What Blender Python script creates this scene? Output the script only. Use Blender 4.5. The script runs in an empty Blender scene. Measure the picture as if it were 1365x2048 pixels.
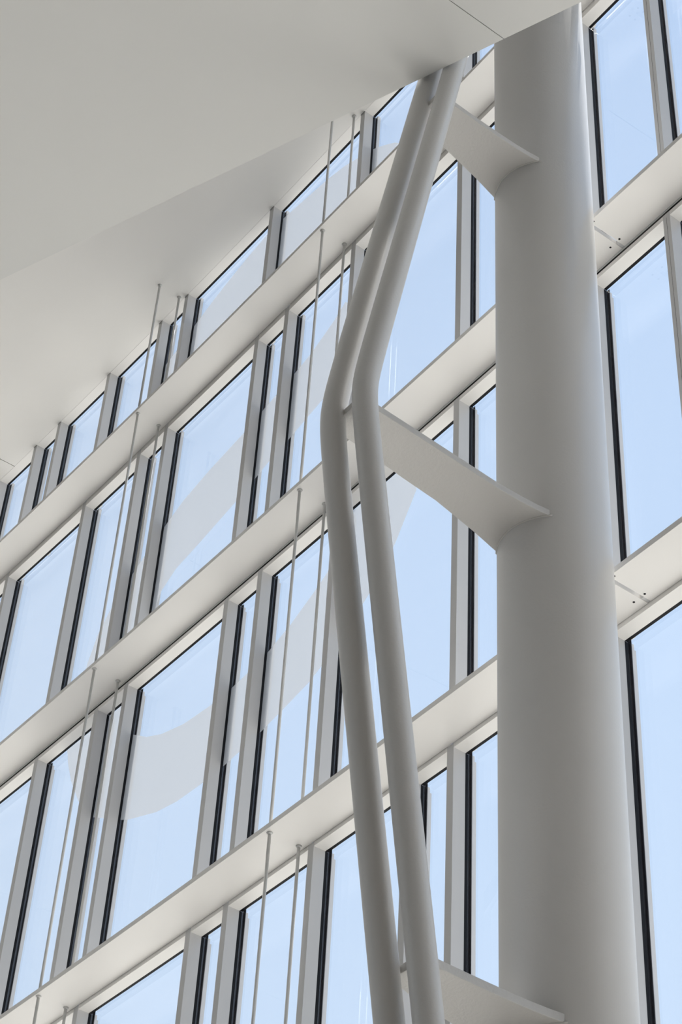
import bpy, bmesh, math
from mathutils import Matrix, Vector

# ------------------------------------------------------------------ camera
CAM_Z = 1.6                       # eye height above the lobby floor; all "rel" heights below are above the eye
scene = bpy.context.scene
cam_data = bpy.data.cameras.new('camera')
cam = bpy.data.objects.new('camera', cam_data)
scene.collection.objects.link(cam)
cam_data.sensor_fit = 'VERTICAL'
cam_data.sensor_height = 36.0
cam_data.lens = 3965.44 / 2048 * 36.0
cam_data.clip_start = 0.05
cam_data.clip_end = 2000
R = Matrix(((0.60522838, 0.51821875, 0.60427472),
            (0.79449689, -0.4406488, -0.41785563),
            (0.04973231, 0.73299247, -0.67841634)))
cam.matrix_world = Matrix.Translation((0, 0, CAM_Z)) @ R.to_4x4()
scene.camera = cam

# ------------------------------------------------------------------ sky
world = bpy.data.worlds.new('sky')
scene.world = world
world.use_nodes = True
wn = world.node_tree
wn.nodes.clear()
w_out = wn.nodes.new('ShaderNodeOutputWorld')
w_bg = wn.nodes.new('ShaderNodeBackground')
w_tc = wn.nodes.new('ShaderNodeTexCoord')
w_sep = wn.nodes.new('ShaderNodeSeparateXYZ')
w_ramp = wn.nodes.new('ShaderNodeValToRGB')
wn.links.new(w_tc.outputs['Generated'], w_sep.inputs[0])
wn.links.new(w_sep.outputs['Z'], w_ramp.inputs[0])
wn.links.new(w_ramp.outputs[0], w_bg.inputs[0])
wn.links.new(w_bg.outputs[0], w_out.inputs[0])
cr = w_ramp.color_ramp
cr.elements[0].position = 0.0
cr.elements[0].color = (0.80, 0.90, 1.0, 1)
cr.elements[1].position = 1.0
cr.elements[1].color = (0.45, 0.64, 0.97, 1)
for p, c in ((0.45, (0.62, 0.775, 0.99, 1)), (0.75, (0.56, 0.73, 0.99, 1))):
    e = cr.elements.new(p)
    e.color = c
w_bg.inputs[1].default_value = 0.94

# ------------------------------------------------------------------ sun (outside, high, lights the plaza and the lobby floor)
sun_d = bpy.data.lights.new('sun', 'SUN')
sun_d.energy = 8.5
sun_d.angle = math.radians(0.6)
sun_d.color = (1.0, 0.965, 0.90)
sun = bpy.data.objects.new('sun', sun_d)
scene.collection.objects.link(sun)
sun.rotation_euler = Vector((0.44, -0.40, -0.86)).to_track_quat('-Z', 'Y').to_euler()     # high sun outside, from beyond the far end of the glazed wall

scene.view_settings.view_transform = 'Standard'
scene.view_settings.look = 'None'
scene.view_settings.gamma = 1.0
scene.view_settings.use_curve_mapping = False
scene.view_settings.exposure = 0.22

# ------------------------------------------------------------------ materials
def mat(name, col, rough=0.5, bump=0.0, bscale=60.0, var=0.0, spec=0.5, metal=0.0, mottled=None):
    m = bpy.data.materials.new(name)
    m.use_nodes = True
    nt = m.node_tree
    b = nt.nodes['Principled BSDF']
    b.inputs['Base Color'].default_value = (*col, 1)
    b.inputs['Roughness'].default_value = rough
    b.inputs['Specular IOR Level'].default_value = spec
    b.inputs['Metallic'].default_value = metal
    tc = nt.nodes.new('ShaderNodeTexCoord')
    if bump:
        n = nt.nodes.new('ShaderNodeTexNoise')
        n.inputs['Scale'].default_value = bscale
        n.inputs['Detail'].default_value = 3
        nt.links.new(tc.outputs['Object'], n.inputs['Vector'])
        bp = nt.nodes.new('ShaderNodeBump')
        bp.inputs['Strength'].default_value = bump
        bp.inputs['Distance'].default_value = 0.004
        nt.links.new(n.outputs['Fac'], bp.inputs['Height'])
        nt.links.new(bp.outputs[0], b.inputs['Normal'])
    if var:
        n2 = nt.nodes.new('ShaderNodeTexNoise')
        n2.inputs['Scale'].default_value = mottled or 1.7
        n2.inputs['Detail'].default_value = 5
        nt.links.new(tc.outputs['Object'], n2.inputs['Vector'])
        mx = nt.nodes.new('ShaderNodeMix')
        mx.data_type = 'RGBA'
        mx.inputs['A'].default_value = (*[c * (1 - var) for c in col], 1)
        mx.inputs['B'].default_value = (*[min(1, c * (1 + var * .5)) for c in col], 1)
        nt.links.new(n2.outputs['Fac'], mx.inputs['Factor'])
        nt.links.new(mx.outputs['Result'], b.inputs['Base Color'])
    return m

M_SHELF = mat('cream_white_powder_coat', (0.81, 0.79, 0.765), 0.42, bump=.05, bscale=300, var=.03)
M_FRAME = mat('white_aluminium_frame', (0.56, 0.555, 0.555), 0.38, spec=.5)
M_COL = mat('white_steel_paint', (0.60, 0.592, 0.583), 0.36, bump=.25, bscale=55, var=.03, spec=.5)
M_PLATE = mat('rough_white_steel_paint', (0.54, 0.525, 0.505), 0.5, bump=.85, bscale=48, var=.04)
M_SOFFIT = mat('white_plaster', (0.76, 0.745, 0.72), 0.62, bump=.04, bscale=200, var=.02)
M_SLAB = mat('grey_white_plaster', (0.70, 0.695, 0.675), 0.62, bump=.04, bscale=200, var=.02)
M_ROD = mat('rod_paint', (0.62, 0.62, 0.61), 0.35)
M_BLACK = mat('black_rubber', (0.012, 0.012, 0.014), 0.6, spec=.12)
M_DARK = mat('dark_joint', (0.02, 0.02, 0.02), 0.8, spec=.2)
M_SEAM = mat('seam_filler', (0.30, 0.295, 0.28), 0.8, spec=.2)
M_FLOOR = mat('grey_terrazzo', (0.34, 0.325, 0.30), 0.35, var=.05, mottled=9)
M_GROUND = mat('pale_concrete_paving', (0.60, 0.58, 0.54), 0.85, var=.12, mottled=.3)
M_WALL = mat('dark_timber_panelling', (0.16, 0.135, 0.11), 0.6)
M_WALL_B = mat('grey_wall_paint', (0.70, 0.68, 0.65), 0.7)
M_WALL_L = mat('white_wall_paint', (0.72, 0.70, 0.66), 0.7)
M_SPACER = mat('dark_spacer', (0.035, 0.035, 0.042), 0.4)

def glass_mat():
    m = bpy.data.materials.new('clear_double_glazing')
    m.use_nodes = True
    nt = m.node_tree
    nt.nodes.clear()
    out = nt.nodes.new('ShaderNodeOutputMaterial')
    tr = nt.nodes.new('ShaderNodeBsdfTransparent')
    tr.inputs[0].default_value = (0.975, 0.98, 0.985, 1)
    gl = nt.nodes.new('ShaderNodeBsdfGlossy')
    gl.inputs['Roughness'].default_value = 0.0
    gl.inputs['Color'].default_value = (1, 1, 1, 1)
    # Schlick reflectance, the same from either side of the thin pane
    lw = nt.nodes.new('ShaderNodeLayerWeight')
    lw.inputs[0].default_value = 0.5
    pw = nt.nodes.new('ShaderNodeMath'); pw.operation = 'POWER'; pw.inputs[1].default_value = 5.0
    fr = nt.nodes.new('ShaderNodeMath'); fr.operation = 'MULTIPLY_ADD'
    fr.inputs[1].default_value = 0.95; fr.inputs[2].default_value = 0.045
    nt.links.new(lw.outputs['Facing'], pw.inputs[0])
    nt.links.new(pw.outputs[0], fr.inputs[0])
    mx = nt.nodes.new('ShaderNodeMixShader')
    nt.links.new(fr.outputs[0], mx.inputs[0])
    nt.links.new(tr.outputs[0], mx.inputs[1])
    nt.links.new(gl.outputs[0], mx.inputs[2])
    nt.links.new(mx.outputs[0], out.inputs[0])
    return m
M_GLASS = glass_mat()

def film_mat():
    m = bpy.data.materials.new('frosted_white_film')
    m.use_nodes = True
    nt = m.node_tree
    nt.nodes.clear()
    out = nt.nodes.new('ShaderNodeOutputMaterial')
    tr = nt.nodes.new('ShaderNodeBsdfTransparent')
    tr.inputs[0].default_value = (1, 1, 1, 1)
    tl = nt.nodes.new('ShaderNodeBsdfTranslucent')
    tl.inputs[0].default_value = (0.40, 0.41, 0.43, 1)
    df = nt.nodes.new('ShaderNodeBsdfDiffuse')
    df.inputs[0].default_value = (0.70, 0.70, 0.70, 1)
    m1 = nt.nodes.new('ShaderNodeMixShader')
    m1.inputs[0].default_value = 0.35
    nt.links.new(tl.outputs[0], m1.inputs[1])
    nt.links.new(df.outputs[0], m1.inputs[2])
    m2 = nt.nodes.new('ShaderNodeMixShader')
    m2.inputs[0].default_value = 0.78
    nt.links.new(tr.outputs[0], m2.inputs[1])
    nt.links.new(m1.outputs[0], m2.inputs[2])
    nt.links.new(m2.outputs[0], out.inputs[0])
    return m
M_FILM = film_mat()

# ------------------------------------------------------------------ helpers
COL = scene.collection

def bend(x):
    """the facade is very slightly curved in plan"""
    x = max(-19.5, min(-5.0, x))
    return (7.74241661e-05 * x ** 3 + 6.74571882e-04 * x * x - 1.44309631e-02 * x + 6.77090562) - 6.89

def bx(bm, x0, x1, y0, y1, z0, z1, seg=1, curve=True, bevel=0.0):
    """box, z given relative to the eye; follows the curved facade when curve=True"""
    n = max(1, seg)
    rings = []
    for i in range(n + 1):
        x = x0 + (x1 - x0) * i / n
        d = bend(x) if curve else 0
        rings.append([bm.verts.new((x, y + d, z + CAM_Z)) for y, z in ((y0, z0), (y1, z0), (y1, z1), (y0, z1))])
    fs = []
    for a, b in zip(rings, rings[1:]):
        for k in range(4):
            fs.append(bm.faces.new((a[k], b[k], b[(k + 1) % 4], a[(k + 1) % 4])))
    fs.append(bm.faces.new(rings[0]))
    fs.append(bm.faces.new(rings[-1][::-1]))
    return fs

def cyl(bm, x, y, z0, z1, r, seg=20, r1=None):
    r1 = r if r1 is None else r1
    a = [bm.verts.new((x + r * math.cos(2 * math.pi * k / seg), y + r * math.sin(2 * math.pi * k / seg), z0 + CAM_Z)) for k in range(seg)]
    b = [bm.verts.new((x + r1 * math.cos(2 * math.pi * k / seg), y + r1 * math.sin(2 * math.pi * k / seg), z1 + CAM_Z)) for k in range(seg)]
    for k in range(seg):
        f = bm.faces.new((a[k], a[(k + 1) % seg], b[(k + 1) % seg], b[k]))
        f.smooth = True
    bm.faces.new(a[::-1])
    bm.faces.new(b)

def link(name, bm, m, parent=None, bevel=0.0, smooth=False, origin=None):
    bmesh.ops.recalc_face_normals(bm, faces=bm.faces[:])
    if origin is not None:
        bmesh.ops.translate(bm, vec=-Vector(origin), verts=bm.verts[:])
    me = bpy.data.meshes.new(name)
    bm.to_mesh(me)
    bm.free()
    me.materials.append(m)
    o = bpy.data.objects.new(name, me)
    COL.objects.link(o)
    if origin is not None:
        o.location = origin
    if parent is not None:
        o.parent = parent
        o.matrix_parent_inverse = Matrix.Translation(parent.location).inverted()
    if bevel:
        md = o.modifiers.new('bevel', 'BEVEL')
        md.width = bevel
        md.segments = 2
        md.limit_method = 'ANGLE'
    return o

def empty(name, loc):
    o = bpy.data.objects.new(name, None)
    o.location = loc
    o.empty_display_size = .2
    COL.objects.link(o)
    return o

def tag(o, label=None, cat=None, group=None, kind=None):
    for k, v in (('label', label), ('category', cat), ('group', group), ('kind', kind)):
        if v:
            o[k] = v
    return o

# ------------------------------------------------------------------ levels
LV_A, LV_B, LV_C, LV_D = 15.675, 12.07, 8.474, 4.87
NOSE, BACK = 6.89, 7.265          # inner nose of the shelves, front of the glazing frame
FR_B, GK_B, FIN0, FIN1 = 7.375, 7.440, 7.441, 7.480
CEIL = 17.80
FLOOR = -CAM_Z

# ------------------------------------------------------------------ floor, ground, walls, ceiling
bm = bmesh.new(); bx(bm, -32.3, 5.8, -16.3, 7.50, FLOOR - .3, FLOOR, curve=False)
tag(link('floor', bm, M_FLOOR), 'grey polished lobby floor', kind='structure')
bm = bmesh.new(); bx(bm, -240, 240, -240, 240, FLOOR - .65, FLOOR - .302, curve=False)
tag(link('ground', bm, M_GROUND), 'pale concrete paving outside the glazed wall', kind='structure')
bm = bmesh.new(); bx(bm, -14, 5.8, -16.3, -16, FLOOR, CEIL - .002, curve=False)
bx(bm, -32.3, -14, -16.3, -16, 13.0, CEIL - .002, curve=False)
tag(link('wall_back', bm, M_WALL_B), 'plain white wall of the hall', kind='structure')
bm = bmesh.new(); bx(bm, -32.3, -32, -16, 7.3, FLOOR, CEIL - .002, curve=False)
tag(link('wall_left', bm, M_WALL_L), 'plain white end wall of the hall', kind='structure')
bm = bmesh.new(); bx(bm, 5.5, 5.8, -16, 7.3, FLOOR, CEIL - .002, curve=False)  # unseen wall, brought near and made dark to keep light off the column
tag(link('wall_right', bm, M_WALL), 'plain dark timber end wall of the hall', kind='structure')

rw = empty('window_rear', (-23, -16.15, FLOOR + CAM_Z))  # unseen rear glazing, added so sky light reaches the column's left side
tag(rw, 'glazed front on the far side of the hall', kind='structure')
for k in range(11):
    bm = bmesh.new(); bx(bm, -32 + 1.793 * k, -31.93 + 1.793 * k, -16.25, -16.05, FLOOR, 13.0, curve=False)
    link('frame_post', bm, M_FRAME, rw)
for k in range(5):
    bm = bmesh.new(); bx(bm, -32, -14, -16.2, -16.1, FLOOR + 3.6 * k, FLOOR + .08 + 3.6 * k, curve=False)
    link('frame_rail', bm, M_FRAME, rw)
bm = bmesh.new(); bx(bm, -32, -14, -16.16, -16.14, FLOOR, 13.0, curve=False)
link('pane', bm, M_GLASS, rw)
ceil = empty('ceiling', (-13, 0, CEIL + CAM_Z))
tag(ceil, 'high smooth white ceiling meeting the top of the glazed wall', kind='structure')
def ceil_panel(x0, x1):
    b = bmesh.new()
    bx(b, x0, x1, -16, -3.0, CEIL, CEIL + .06, seg=int(abs(x1 - x0)) + 1, curve=False)
    link('ceiling_panel', b, M_SOFFIT, ceil)
    b = bmesh.new()
    n = int(abs(x1 - x0) * 1.5) + 1
    # front panel reaches the curved frame line
    top, bot = [], []
    for z, lst in ((CEIL, bot), (CEIL + .06, top)):
        for i in range(n + 1):
            x = x0 + (x1 - x0) * i / n
            lst.append((b.verts.new((x, -2.996, z + CAM_Z)), b.verts.new((x, BACK - .004 + bend(x), z + CAM_Z))))
    for i in range(n):
        b.faces.new((bot[i][0], bot[i][1], bot[i + 1][1], bot[i + 1][0]))
        b.faces.new((top[i][0], top[i + 1][0], top[i + 1][1], top[i][1]))
        b.faces.new((bot[i][1], top[i][1], top[i + 1][1], bot[i + 1][1]))
        b.faces.new((bot[i][0], bot[i + 1][0], top[i + 1][0], top[i][0]))
    b.faces.new((bot[0][0], top[0][0], top[0][1], bot[0][1]))
    b.faces.new((bot[-1][0], bot[-1][1], top[-1][1], top[-1][0]))
    link('ceiling_panel', b, M_SOFFIT, ceil)
for x0, x1 in ((-26.9, -17.936), (-17.924, -8.966), (-8.954, 0.0), (.012, 5.5), (-32, -26.912)):
    ceil_panel(x0, x1)
bm = bmesh.new(); bx(bm, -32.3, 5.8, -16.3, 7.40, CEIL + .061, CEIL + .6, seg=40)
link('ceiling_slab', bm, M_SEAM, ceil)

# ------------------------------------------------------------------ lower soffit with the oblique free edge
SZ = 12.35
SL = (5.67253819 - 3.75182422) / (10.58777337 - 5.61785148)
def edge_y(x): return 3.75182422 + SL * (x + 10.58777337)
soff = empty('soffit', (-8, 0, SZ + CAM_Z))
tag(soff, 'low white soffit with an oblique free edge cutting across in front of the column top', 'soffit')
def soffit_panel(name, x0, x1, z0, z1, m, inset=0.0, y_min=-15.9):
    b = bmesh.new()
    P = [(x0, y_min), (x1, y_min), (x1, edge_y(x1) - inset), (x0, edge_y(x0) - inset)]
    lo = [b.verts.new((x, y, z0 + CAM_Z)) for x, y in P]
    hi = [b.verts.new((x, y, z1 + CAM_Z)) for x, y in P]
    b.faces.new(lo[::-1]); b.faces.new(hi)
    for k in range(4):
        b.faces.new((lo[k], lo[(k + 1) % 4], hi[(k + 1) % 4], hi[k]))
    return link(name, b, m, soff)
for x0, x1 in ((-24.1, -15.12), (-15.11, -6.2095), (-6.2035, -2.7)):
    soffit_panel('soffit_panel', x0, x1, SZ, SZ + .05, M_SLAB)
tag(soffit_panel('slab_core', -24.1, -2.7, SZ + .0505, SZ + .34, M_SEAM, inset=.004), 'grey slab core above the soffit panels')

# ------------------------------------------------------------------ glazed wall: rows of windows
ROWS = [  # (top rel z of opening, bottom rel z, x of right faces of the posts)
    (CEIL - .0, LV_A, [-21.2, -19.6, -18.29, -17.39, -16.82, -15.69, -14.55, -14.0, -12.28, -10.59, -8.90, -7.235, -6.375, -4.66, -3.0]),
    (LV_A - .13, LV_B, [-21.2, -19.6, -18.95, -17.39, -15.69, -14.55, -14.0, -12.28, -11.735, -10.59, -8.90, -7.235, -6.375, -4.66, -3.0]),
    (LV_B - .135, LV_C, [-21.2, -19.6, -18.95, -17.39, -15.69, -14.55, -14.0, -12.28, -11.735, -10.59, -8.90, -7.242, -6.385, -4.66, -3.0]),
    (LV_C - .085, LV_D, [-21.2, -19.6, -17.39, -16.82, -15.69, -14.0, -12.276, -11.74, -10.593, -9.423, -8.912, -7.25, -5.25, -3.0]),
    (LV_D - .085, FLOOR, [-21.2, -19.6, -17.39, -16.82, -15.69, -14.0, -12.276, -11.74, -10.593, -9.423, -8.912, -7.25, -5.25, -3.0]),
]
PW = .073
EXT_L = [-31.9, -30.2, -28.5, -26.8, -25.1, -23.4]     # the wall goes on beyond the frame to both end walls
EXT_R = [-1.3, .4, 2.1, 3.8, 5.49]
WR = 5.48
ROWS = [(a, b, EXT_L[:-1] + [-23.0] + xs + EXT_R) for a, b, xs in ROWS]

def interp(pts, x):
    if x < pts[0][0] or x > pts[-1][0]:
        return None
    for (xa, za), (xb, zb) in zip(pts, pts[1:]):
        if xa <= x <= xb:
            t = 0 if xb == xa else (x - xa) / (xb - xa)
            return za + (zb - za) * t
O_UP = [(-15.36, 12.0), (-15.33, 12.5), (-15.242, 12.98), (-15.107, 13.324), (-14.92, 13.55), (-14.55, 13.82), (-14.36, 13.93), (-14, 14.13), (-13.67, 14.28), (-13.2, 14.39), (-12.58, 14.48), (-12.3, 14.55), (-12.0, 14.61), (-11.735, 14.67), (-11.457, 14.74), (-11.08, 14.92), (-10.9, 15.05), (-10.6, 14.6), (-10.45, 13.5), (-10.3, 12.96), (-9.9, 12.2), (-9.62, 11.54)]
O_LO = [(-15.36, 12.0), (-15.28, 11.74), (-15.14, 11.44), (-14.91, 11.08), (-14.555, 10.715), (-14.03, 10.42), (-13.85, 10.335), (-13.35, 10.165), (-13, 10.105), (-12.58, 10.09), (-12.28, 10.10), (-12.03, 10.125), (-11.74, 10.16), (-11.4, 10.225), (-11.04, 10.30), (-10.87, 10.37), (-10.31, 10.71), (-10.2, 10.79), (-9.9, 11.10), (-9.62, 11.54)]
I_UP = [(-14.06, 12.2), (-14.0, 12.75), (-13.93, 12.98), (-13.865, 13.14), (-13.62, 13.29), (-13.2, 13.37), (-12.6, 13.50), (-12.3, 13.58), (-12.07, 13.65), (-11.75, 13.715), (-11.4, 13.80), (-11.15, 13.86), (-10.9, 13.8), (-10.75, 13.0), (-10.7, 12.2)]
I_LO = [(-14.06, 12.2), (-14.02, 11.41), (-13.73, 11.22), (-13.45, 11.10), (-13.06, 11.0), (-12.6, 10.96), (-12.3, 10.965), (-12.05, 10.99), (-11.72, 11.05), (-11.4, 11.16), (-11.03, 11.34), (-10.86, 11.44), (-10.75, 11.7), (-10.7, 12.2)]
T_UP = [(-14.6, 17.1), (-14.3, 17.2), (-14.0, 17.33), (-13.62, 17.47), (-13.17, 17.59), (-12.9, 17.65), (-12.6, 17.69), (-12.3, 17.69), (-11.88, 17.63), (-11.43, 17.56), (-11.12, 17.48), (-10.85, 17.36), (-10.59, 17.24), (-10.4, 17.11), (-10.2, 16.95), (-10.05, 16.78), (-9.8, 16.3), (-9.6, 15.7)]

def film_spans(x):
    out = []
    a, b = interp(O_LO, x), interp(O_UP, x)
    c, d = interp(I_LO, x), interp(I_UP, x)
    if a is not None and b is not None and b > a:
        if c is not None and d is not None and d > c:
            out += [(a, c), (d, b)]
        else:
            out.append((a, b))
    t = interp(T_UP, x)
    if t is not None:
        out.append((LV_A, t))
    return out

def film_mesh(x0, x1, z0, z1):
    """thin film on the room side of the pane, as narrow vertical strips"""
    b = bmesh.new()
    xs = []
    n = max(6, int((x1 - x0) / .03))
    for i in range(n + 1):
        xs.append(x0 + (x1 - x0) * i / n)
    any_ = False
    for xa, xb in zip(xs, xs[1:]):
        sa, sb = film_spans(xa + 1e-5), film_spans(xb - 1e-5)
        if len(sa) != len(sb):
            sm = film_spans((xa + xb) / 2)
            sa = sa if len(sa) == len(sm) else sm
            sb = sb if len(sb) == len(sm) else sm
        for (la, ua), (lb, ub) in zip(sa, sb):
            la, ua, lb, ub = [max(z0, min(z1, v)) for v in (la, ua, lb, ub)]
            if ua - la < 1e-3 and ub - lb < 1e-3:
                continue
            any_ = True
            y0, y1 = 7.4035, 7.4045
            da, db = bend(xa), bend(xb)
            v = [b.verts.new((xa, y0 + da, la + CAM_Z)), b.verts.new((xb, y0 + db, lb + CAM_Z)),
                 b.verts.new((xb, y0 + db, ub + CAM_Z)), b.verts.new((xa, y0 + da, ua + CAM_Z))]
            b.faces.new(v)
    if not any_:
        b.free()
        return None
    bmesh.ops.remove_doubles(b, verts=b.verts[:], dist=1e-4)
    return b

ROW_WORDS = ['top row just under the ceiling', 'second row from the top', 'third row from the top', 'fourth row from the top', 'lowest row at the floor']
win_no = 0
for ri, (zt, zb, xs) in enumerate(ROWS):
    for i in range(len(xs) - 1):
        xl, xr = xs[i], xs[i + 1] - PW          # clear opening between post faces
        win_no += 1
        w = empty('window_%d' % win_no, ((xl + xr) / 2, BACK, zb + CAM_Z))
        wide = 'narrow' if xr - xl < .7 else ('wide' if xr - xl > 1.4 else 'medium')
        ztop = zt
        shelf_z = (CEIL + .05) if ri == 0 else [None, LV_A, LV_B, LV_C, LV_D][ri] - .045
        # post on the left of the opening
        b = bmesh.new(); bx(b, xl - PW, xl, BACK, FR_B, zb, (CEIL if ri == 0 else shelf_z - (.043 if ri == 2 else .001)))
        link('frame_post', b, M_FRAME, w)
        if abs(xl + 6.38) < .02:       # this post is split down the middle of its face
            b = bmesh.new(); bx(b, xl - PW / 2 - .0012, xl - PW / 2 + .0012, BACK - .0006, BACK + .004, zb, ztop)
            link('post_seam', b, M_DARK, w)
        b = bmesh.new(); bx(b, xl - PW + .004, xl - .0025, FR_B + .0005, 7.4035, zb, ztop)
        link('gasket', b, M_BLACK, w)
        # head of the opening
        if ri == 0:
            b = bmesh.new(); bx(b, xl, xr, BACK - .003, FR_B, CEIL - .001, CEIL + .06, seg=3)
            link('frame_head', b, M_SHELF, w)
            hz = CEIL - .001
        else:
            top = shelf_z - .043 if ri == 2 else shelf_z + .04
            b = bmesh.new(); bx(b, xl, xr, BACK + .001, FR_B, ztop, top, seg=3)
            link('frame_head', b, M_SHELF, w)
            hz = ztop
        b = bmesh.new(); bx(b, xl, xr, FR_B + .0005, 7.4035, hz + .003, hz + .05, seg=3)
        link('gasket', b, M_BLACK, w)
        # sealed glazing unit with its dark edge spacer
        b = bmesh.new(); bx(b, xl - .02, xr + .02, 7.405, 7.437, zb - .02, hz + .04, seg=3)
        link('pane', b, M_GLASS, w)
        b = bmesh.new(); bx(b, xl - PW + .012, xl - .0205, 7.405, 7.44, zb, hz + .045)
        bx(b, xl - .0195, xl - .001, 7.4375, 7.4405, zb, hz + .045)
        link('edge_spacer', b, M_SPACER, w)
        # outer cover fin seen through the glass
        b = bmesh.new(); bx(b, xl - PW + .004, xl - .001, 7.4415, 7.462, zb, hz + (.07 if ri < 2 else .012))
        bx(b, xl - PW + .01, xl - .004, 7.4625, FIN1, zb, hz + (.07 if ri < 2 else -.03))
        link('outer_fin', b, M_FRAME, w)
        fb = film_mesh(xl - .002, xr + .002, zb, hz)
        txt = '%s clear window in the %s of the glazed wall' % (wide, ROW_WORDS[ri])
        if fb is not None:
            fo = link('frosted_film', fb, M_FILM, w)
            fo['label'] = 'frosted white curved graphic band stuck on the glass'
            txt = '%s window with a frosted white curved band in the %s' % (wide, ROW_WORDS[ri])
        tag(w, txt, kind='structure')

# ------------------------------------------------------------------ horizontal shelves (wind beams)
def shelf(z, label):
    s = empty('shelf_beam', (-12, NOSE, z + CAM_Z))
    tag(s, label, 'beam', 'horizontal shelf beams of the glazed wall')
    t = .047
    for x0, x1 in ((-31.98, -24.86), (-24.855, -6.902), (-6.874, 2.10), (2.105, WR)):
        b = bmesh.new()
        bx(b, x0, x1, NOSE, BACK - .002, z - t, z, seg=int((x1 - x0) / .6) + 1)
        link('shelf_panel', b, M_SHELF, s, bevel=.0015)
    if abs(z - LV_B) < .01:
        b = bmesh.new(); bx(b, -31.98, WR, BACK + .032, FR_B - .02, z - .10, z - .001, seg=60)
        link('joint_backing', b, M_DARK, s)['label'] = 'dark recessed joint behind the shelf'
        b = bmesh.new(); bx(b, -31.98, WR, BACK - .001, BACK + .002, z - .064, z - .002, seg=60)
        link('edge_rail', b, M_FRAME, s)
    b = bmesh.new(); bx(b, -6.9015, -6.8745, 7.20, BACK - .004, z - t + .004, z - .004)
    link('joint_cover', b, M_FRAME, s)
    for hx, hy in ((-6.848, 6.912), (-6.848, 7.182), (-6.953, 7.184), (-6.953, 6.915)):
        b = bmesh.new(); cyl(b, hx, hy + bend(hx), z - t - .0012, z - t + .004, .0088, 16)
        link('bolt_hole', b, M_BLACK, s)
        b = bmesh.new(); cyl(b, hx, hy + bend(hx), z - t - .0006, z - t + .004, .0125, 16)
        link('bolt_ring', b, M_SHELF, s)
    return s
shelf(LV_A, 'topmost white horizontal shelf beam across the glazed wall, next below the ceiling')
shelf(LV_B, 'white horizontal shelf beam second from the top with a dark recessed joint behind it')
shelf(LV_C, 'lowest white horizontal shelf beam in view, crossing behind the foot of the bent tubes')
shelf(LV_D, 'white horizontal shelf beam below the view, at the level of the lowest bracket')

# ------------------------------------------------------------------ hanger rods
RODS = [(-14.105, 6.925, 'left-hand pair', 'outer thin white hanger rod of the left pair, near the shelf noses'),
        (-14.115, 7.208, 'left-hand pair', 'inner thin white hanger rod of the left pair, close to the window frames'),
        (-10.72, 6.937, 'right-hand pair', 'outer thin white hanger rod of the right pair, left of the bent tubes'),
        (-10.72, 7.214, 'right-hand pair', 'inner thin white hanger rod of the right pair, beside the bent tubes')]
for rx, ry, _, lab in RODS:
    r = empty('hanger_rod', (rx, ry + bend(rx), LV_D + CAM_Z))
    tag(r, lab, 'rod', 'hanger rods carrying the shelves')
    y = ry + bend(rx) - .0
    levels = [CEIL, LV_A, LV_B, LV_C, LV_D]
    for k in range(4):
        b = bmesh.new(); cyl(b, rx, y, levels[k + 1] + .0005, levels[k] - (.0475 if k else .0), .0135, 16)
        link('rod', b, M_ROD, r)
    for z in levels[:4]:
        b = bmesh.new(); cyl(b, rx, y, z - (.047 if z != CEIL else 0) - .016, z - (.0473 if z != CEIL else .0003), .0145, 18, r1=.026)
        link('collar', b, M_ROD, r)

# ------------------------------------------------------------------ braced steel column
CX, CY, CR = -6.943, 6.474, .3686
col = empty('steel_column', (CX, CY, 0))
tag(col, 'thick white round steel column with two bent brace tubes held off it by flat brackets', 'column')
b = bmesh.new(); cyl(b, CX, CY, FLOOR, CEIL - .002, CR, 128)
link('shaft', b, M_COL, col)

def tube(x, z0, c, r=.0785, w=.17):
    b = bmesh.new()
    n, seg = 150, 40
    rings = []
    def y(z): return c[0] + c[1] * (z - z0) + c[2] * math.sqrt((z - z0) ** 2 + w * w)
    def dy(z): return c[1] + c[2] * (z - z0) / math.sqrt((z - z0) ** 2 + w * w)
    zs = [FLOOR + (7.6 - FLOOR) * i / 20 for i in range(20)] + [7.6 + 2.0 * i / 90 for i in range(90)] + [9.6 + (17.0 - 9.6) * i / 20 for i in range(21)]
    for z in zs:
        T = Vector((0, dy(z), 1)).normalized()
        N = Vector((0, T.z, -T.y))
        S = Vector((1, 0, 0))
        p = Vector((x, y(z), z + CAM_Z))
        rings.append([b.verts.new(p + r * (math.cos(2 * math.pi * k / seg) * S + math.sin(2 * math.pi * k / seg) * N)) for k in range(seg)])
    for A, B in zip(rings, rings[1:]):
        for k in range(seg):
            f = b.faces.new((A[k], A[(k + 1) % seg], B[(k + 1) % seg], B[k]))
            f.smooth = True
    b.faces.new(rings[0]); b.faces.new(rings[-1][::-1])
    return b
link('brace_tube', tube(-6.90, 8.46, (4.6425, .00115, .16321), w=.17), M_COL, col)
link('brace_tube', tube(-6.69, 8.58, (4.7178, .00712, .16191), w=.14), M_COL, col)

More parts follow.
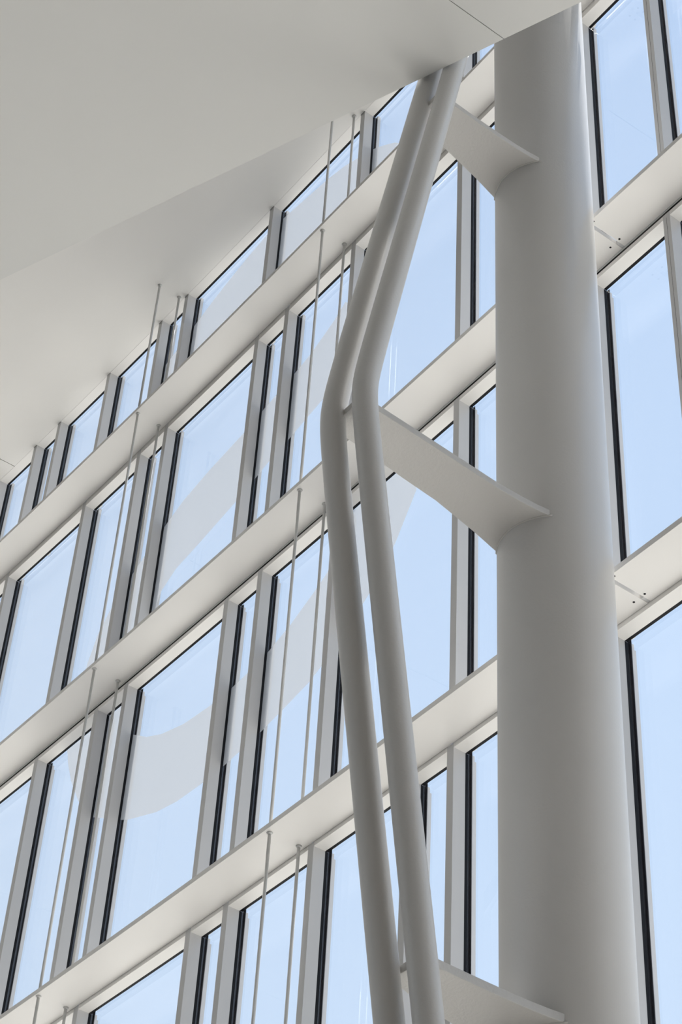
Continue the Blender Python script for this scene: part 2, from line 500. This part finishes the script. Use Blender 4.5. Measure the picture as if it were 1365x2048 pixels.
def bracket(z_low, yt, near=-6.66, thick=.05):
    b = bmesh.new()
    def arc(cx, cy, a0, a1, r, n=6):
        return [(cx + r * math.cos(math.radians(a0 + (a1 - a0) * i / n)), cy + r * math.sin(math.radians(a0 + (a1 - a0) * i / n))) for i in range(n + 1)]
    P = [(-6.955, yt + .02), (-6.90, yt), (-6.70, yt)]
    if yt < 5:
        P += [(near + .01, yt + .03), (near, yt + .10), (-6.672, 5.05), (-6.69, 5.40)]
    P += [(near if yt > 5 else -6.70, 5.60), (-6.71, 5.80), (-6.707, 6.00), (-6.70, 6.12), (-6.688, 6.22), (-6.675, 6.32)]
    P += [(-7.18, 6.32), (-7.17, 6.20), (-7.145, 6.09), (-7.115, 5.96), (-7.085, 5.80), (-7.045, 5.58)]
    if yt < 5:
        P += [(-7.02, 5.30), (-6.985, 5.00)]
    lo = [b.verts.new((x, y, z_low + CAM_Z)) for x, y in P]
    hi = [b.verts.new((x, y, z_low + thick + CAM_Z)) for x, y in P]
    b.faces.new(lo[::-1]); b.faces.new(hi)
    for k in range(len(P)):
        b.faces.new((lo[k], lo[(k + 1) % len(P)], hi[(k + 1) % len(P)], hi[k]))
    link('bracket_plate', b, M_PLATE, col, bevel=.004)
    # weld bead where the plate meets the shaft
    b = bmesh.new()
    n, rr = 26, .007
    rings = []
    a0, a1 = math.radians(-129), math.radians(-44)
    for i in range(n + 1):
        a = a0 + (a1 - a0) * i / n
        d = Vector((math.cos(a), math.sin(a), 0))
        p = Vector((CX, CY, z_low + CAM_Z)) + d * (CR + .001)
        rings.append([b.verts.new(p + rr * (math.cos(t) * d + math.sin(t) * Vector((0, 0, 1)))) for t in [2 * math.pi * k / 8 for k in range(8)]])
    for A, B in zip(rings, rings[1:]):
        for k in range(8):
            f = b.faces.new((A[k], A[(k + 1) % 8], B[(k + 1) % 8], B[k])); f.smooth = True
    b.faces.new(rings[0]); b.faces.new(rings[-1])
    link('weld_bead', b, M_PLATE, col)
bracket(12.03, 5.25, near=-6.71)
bracket(8.43, 4.69)
bracket(4.95, 5.29, near=-6.708)
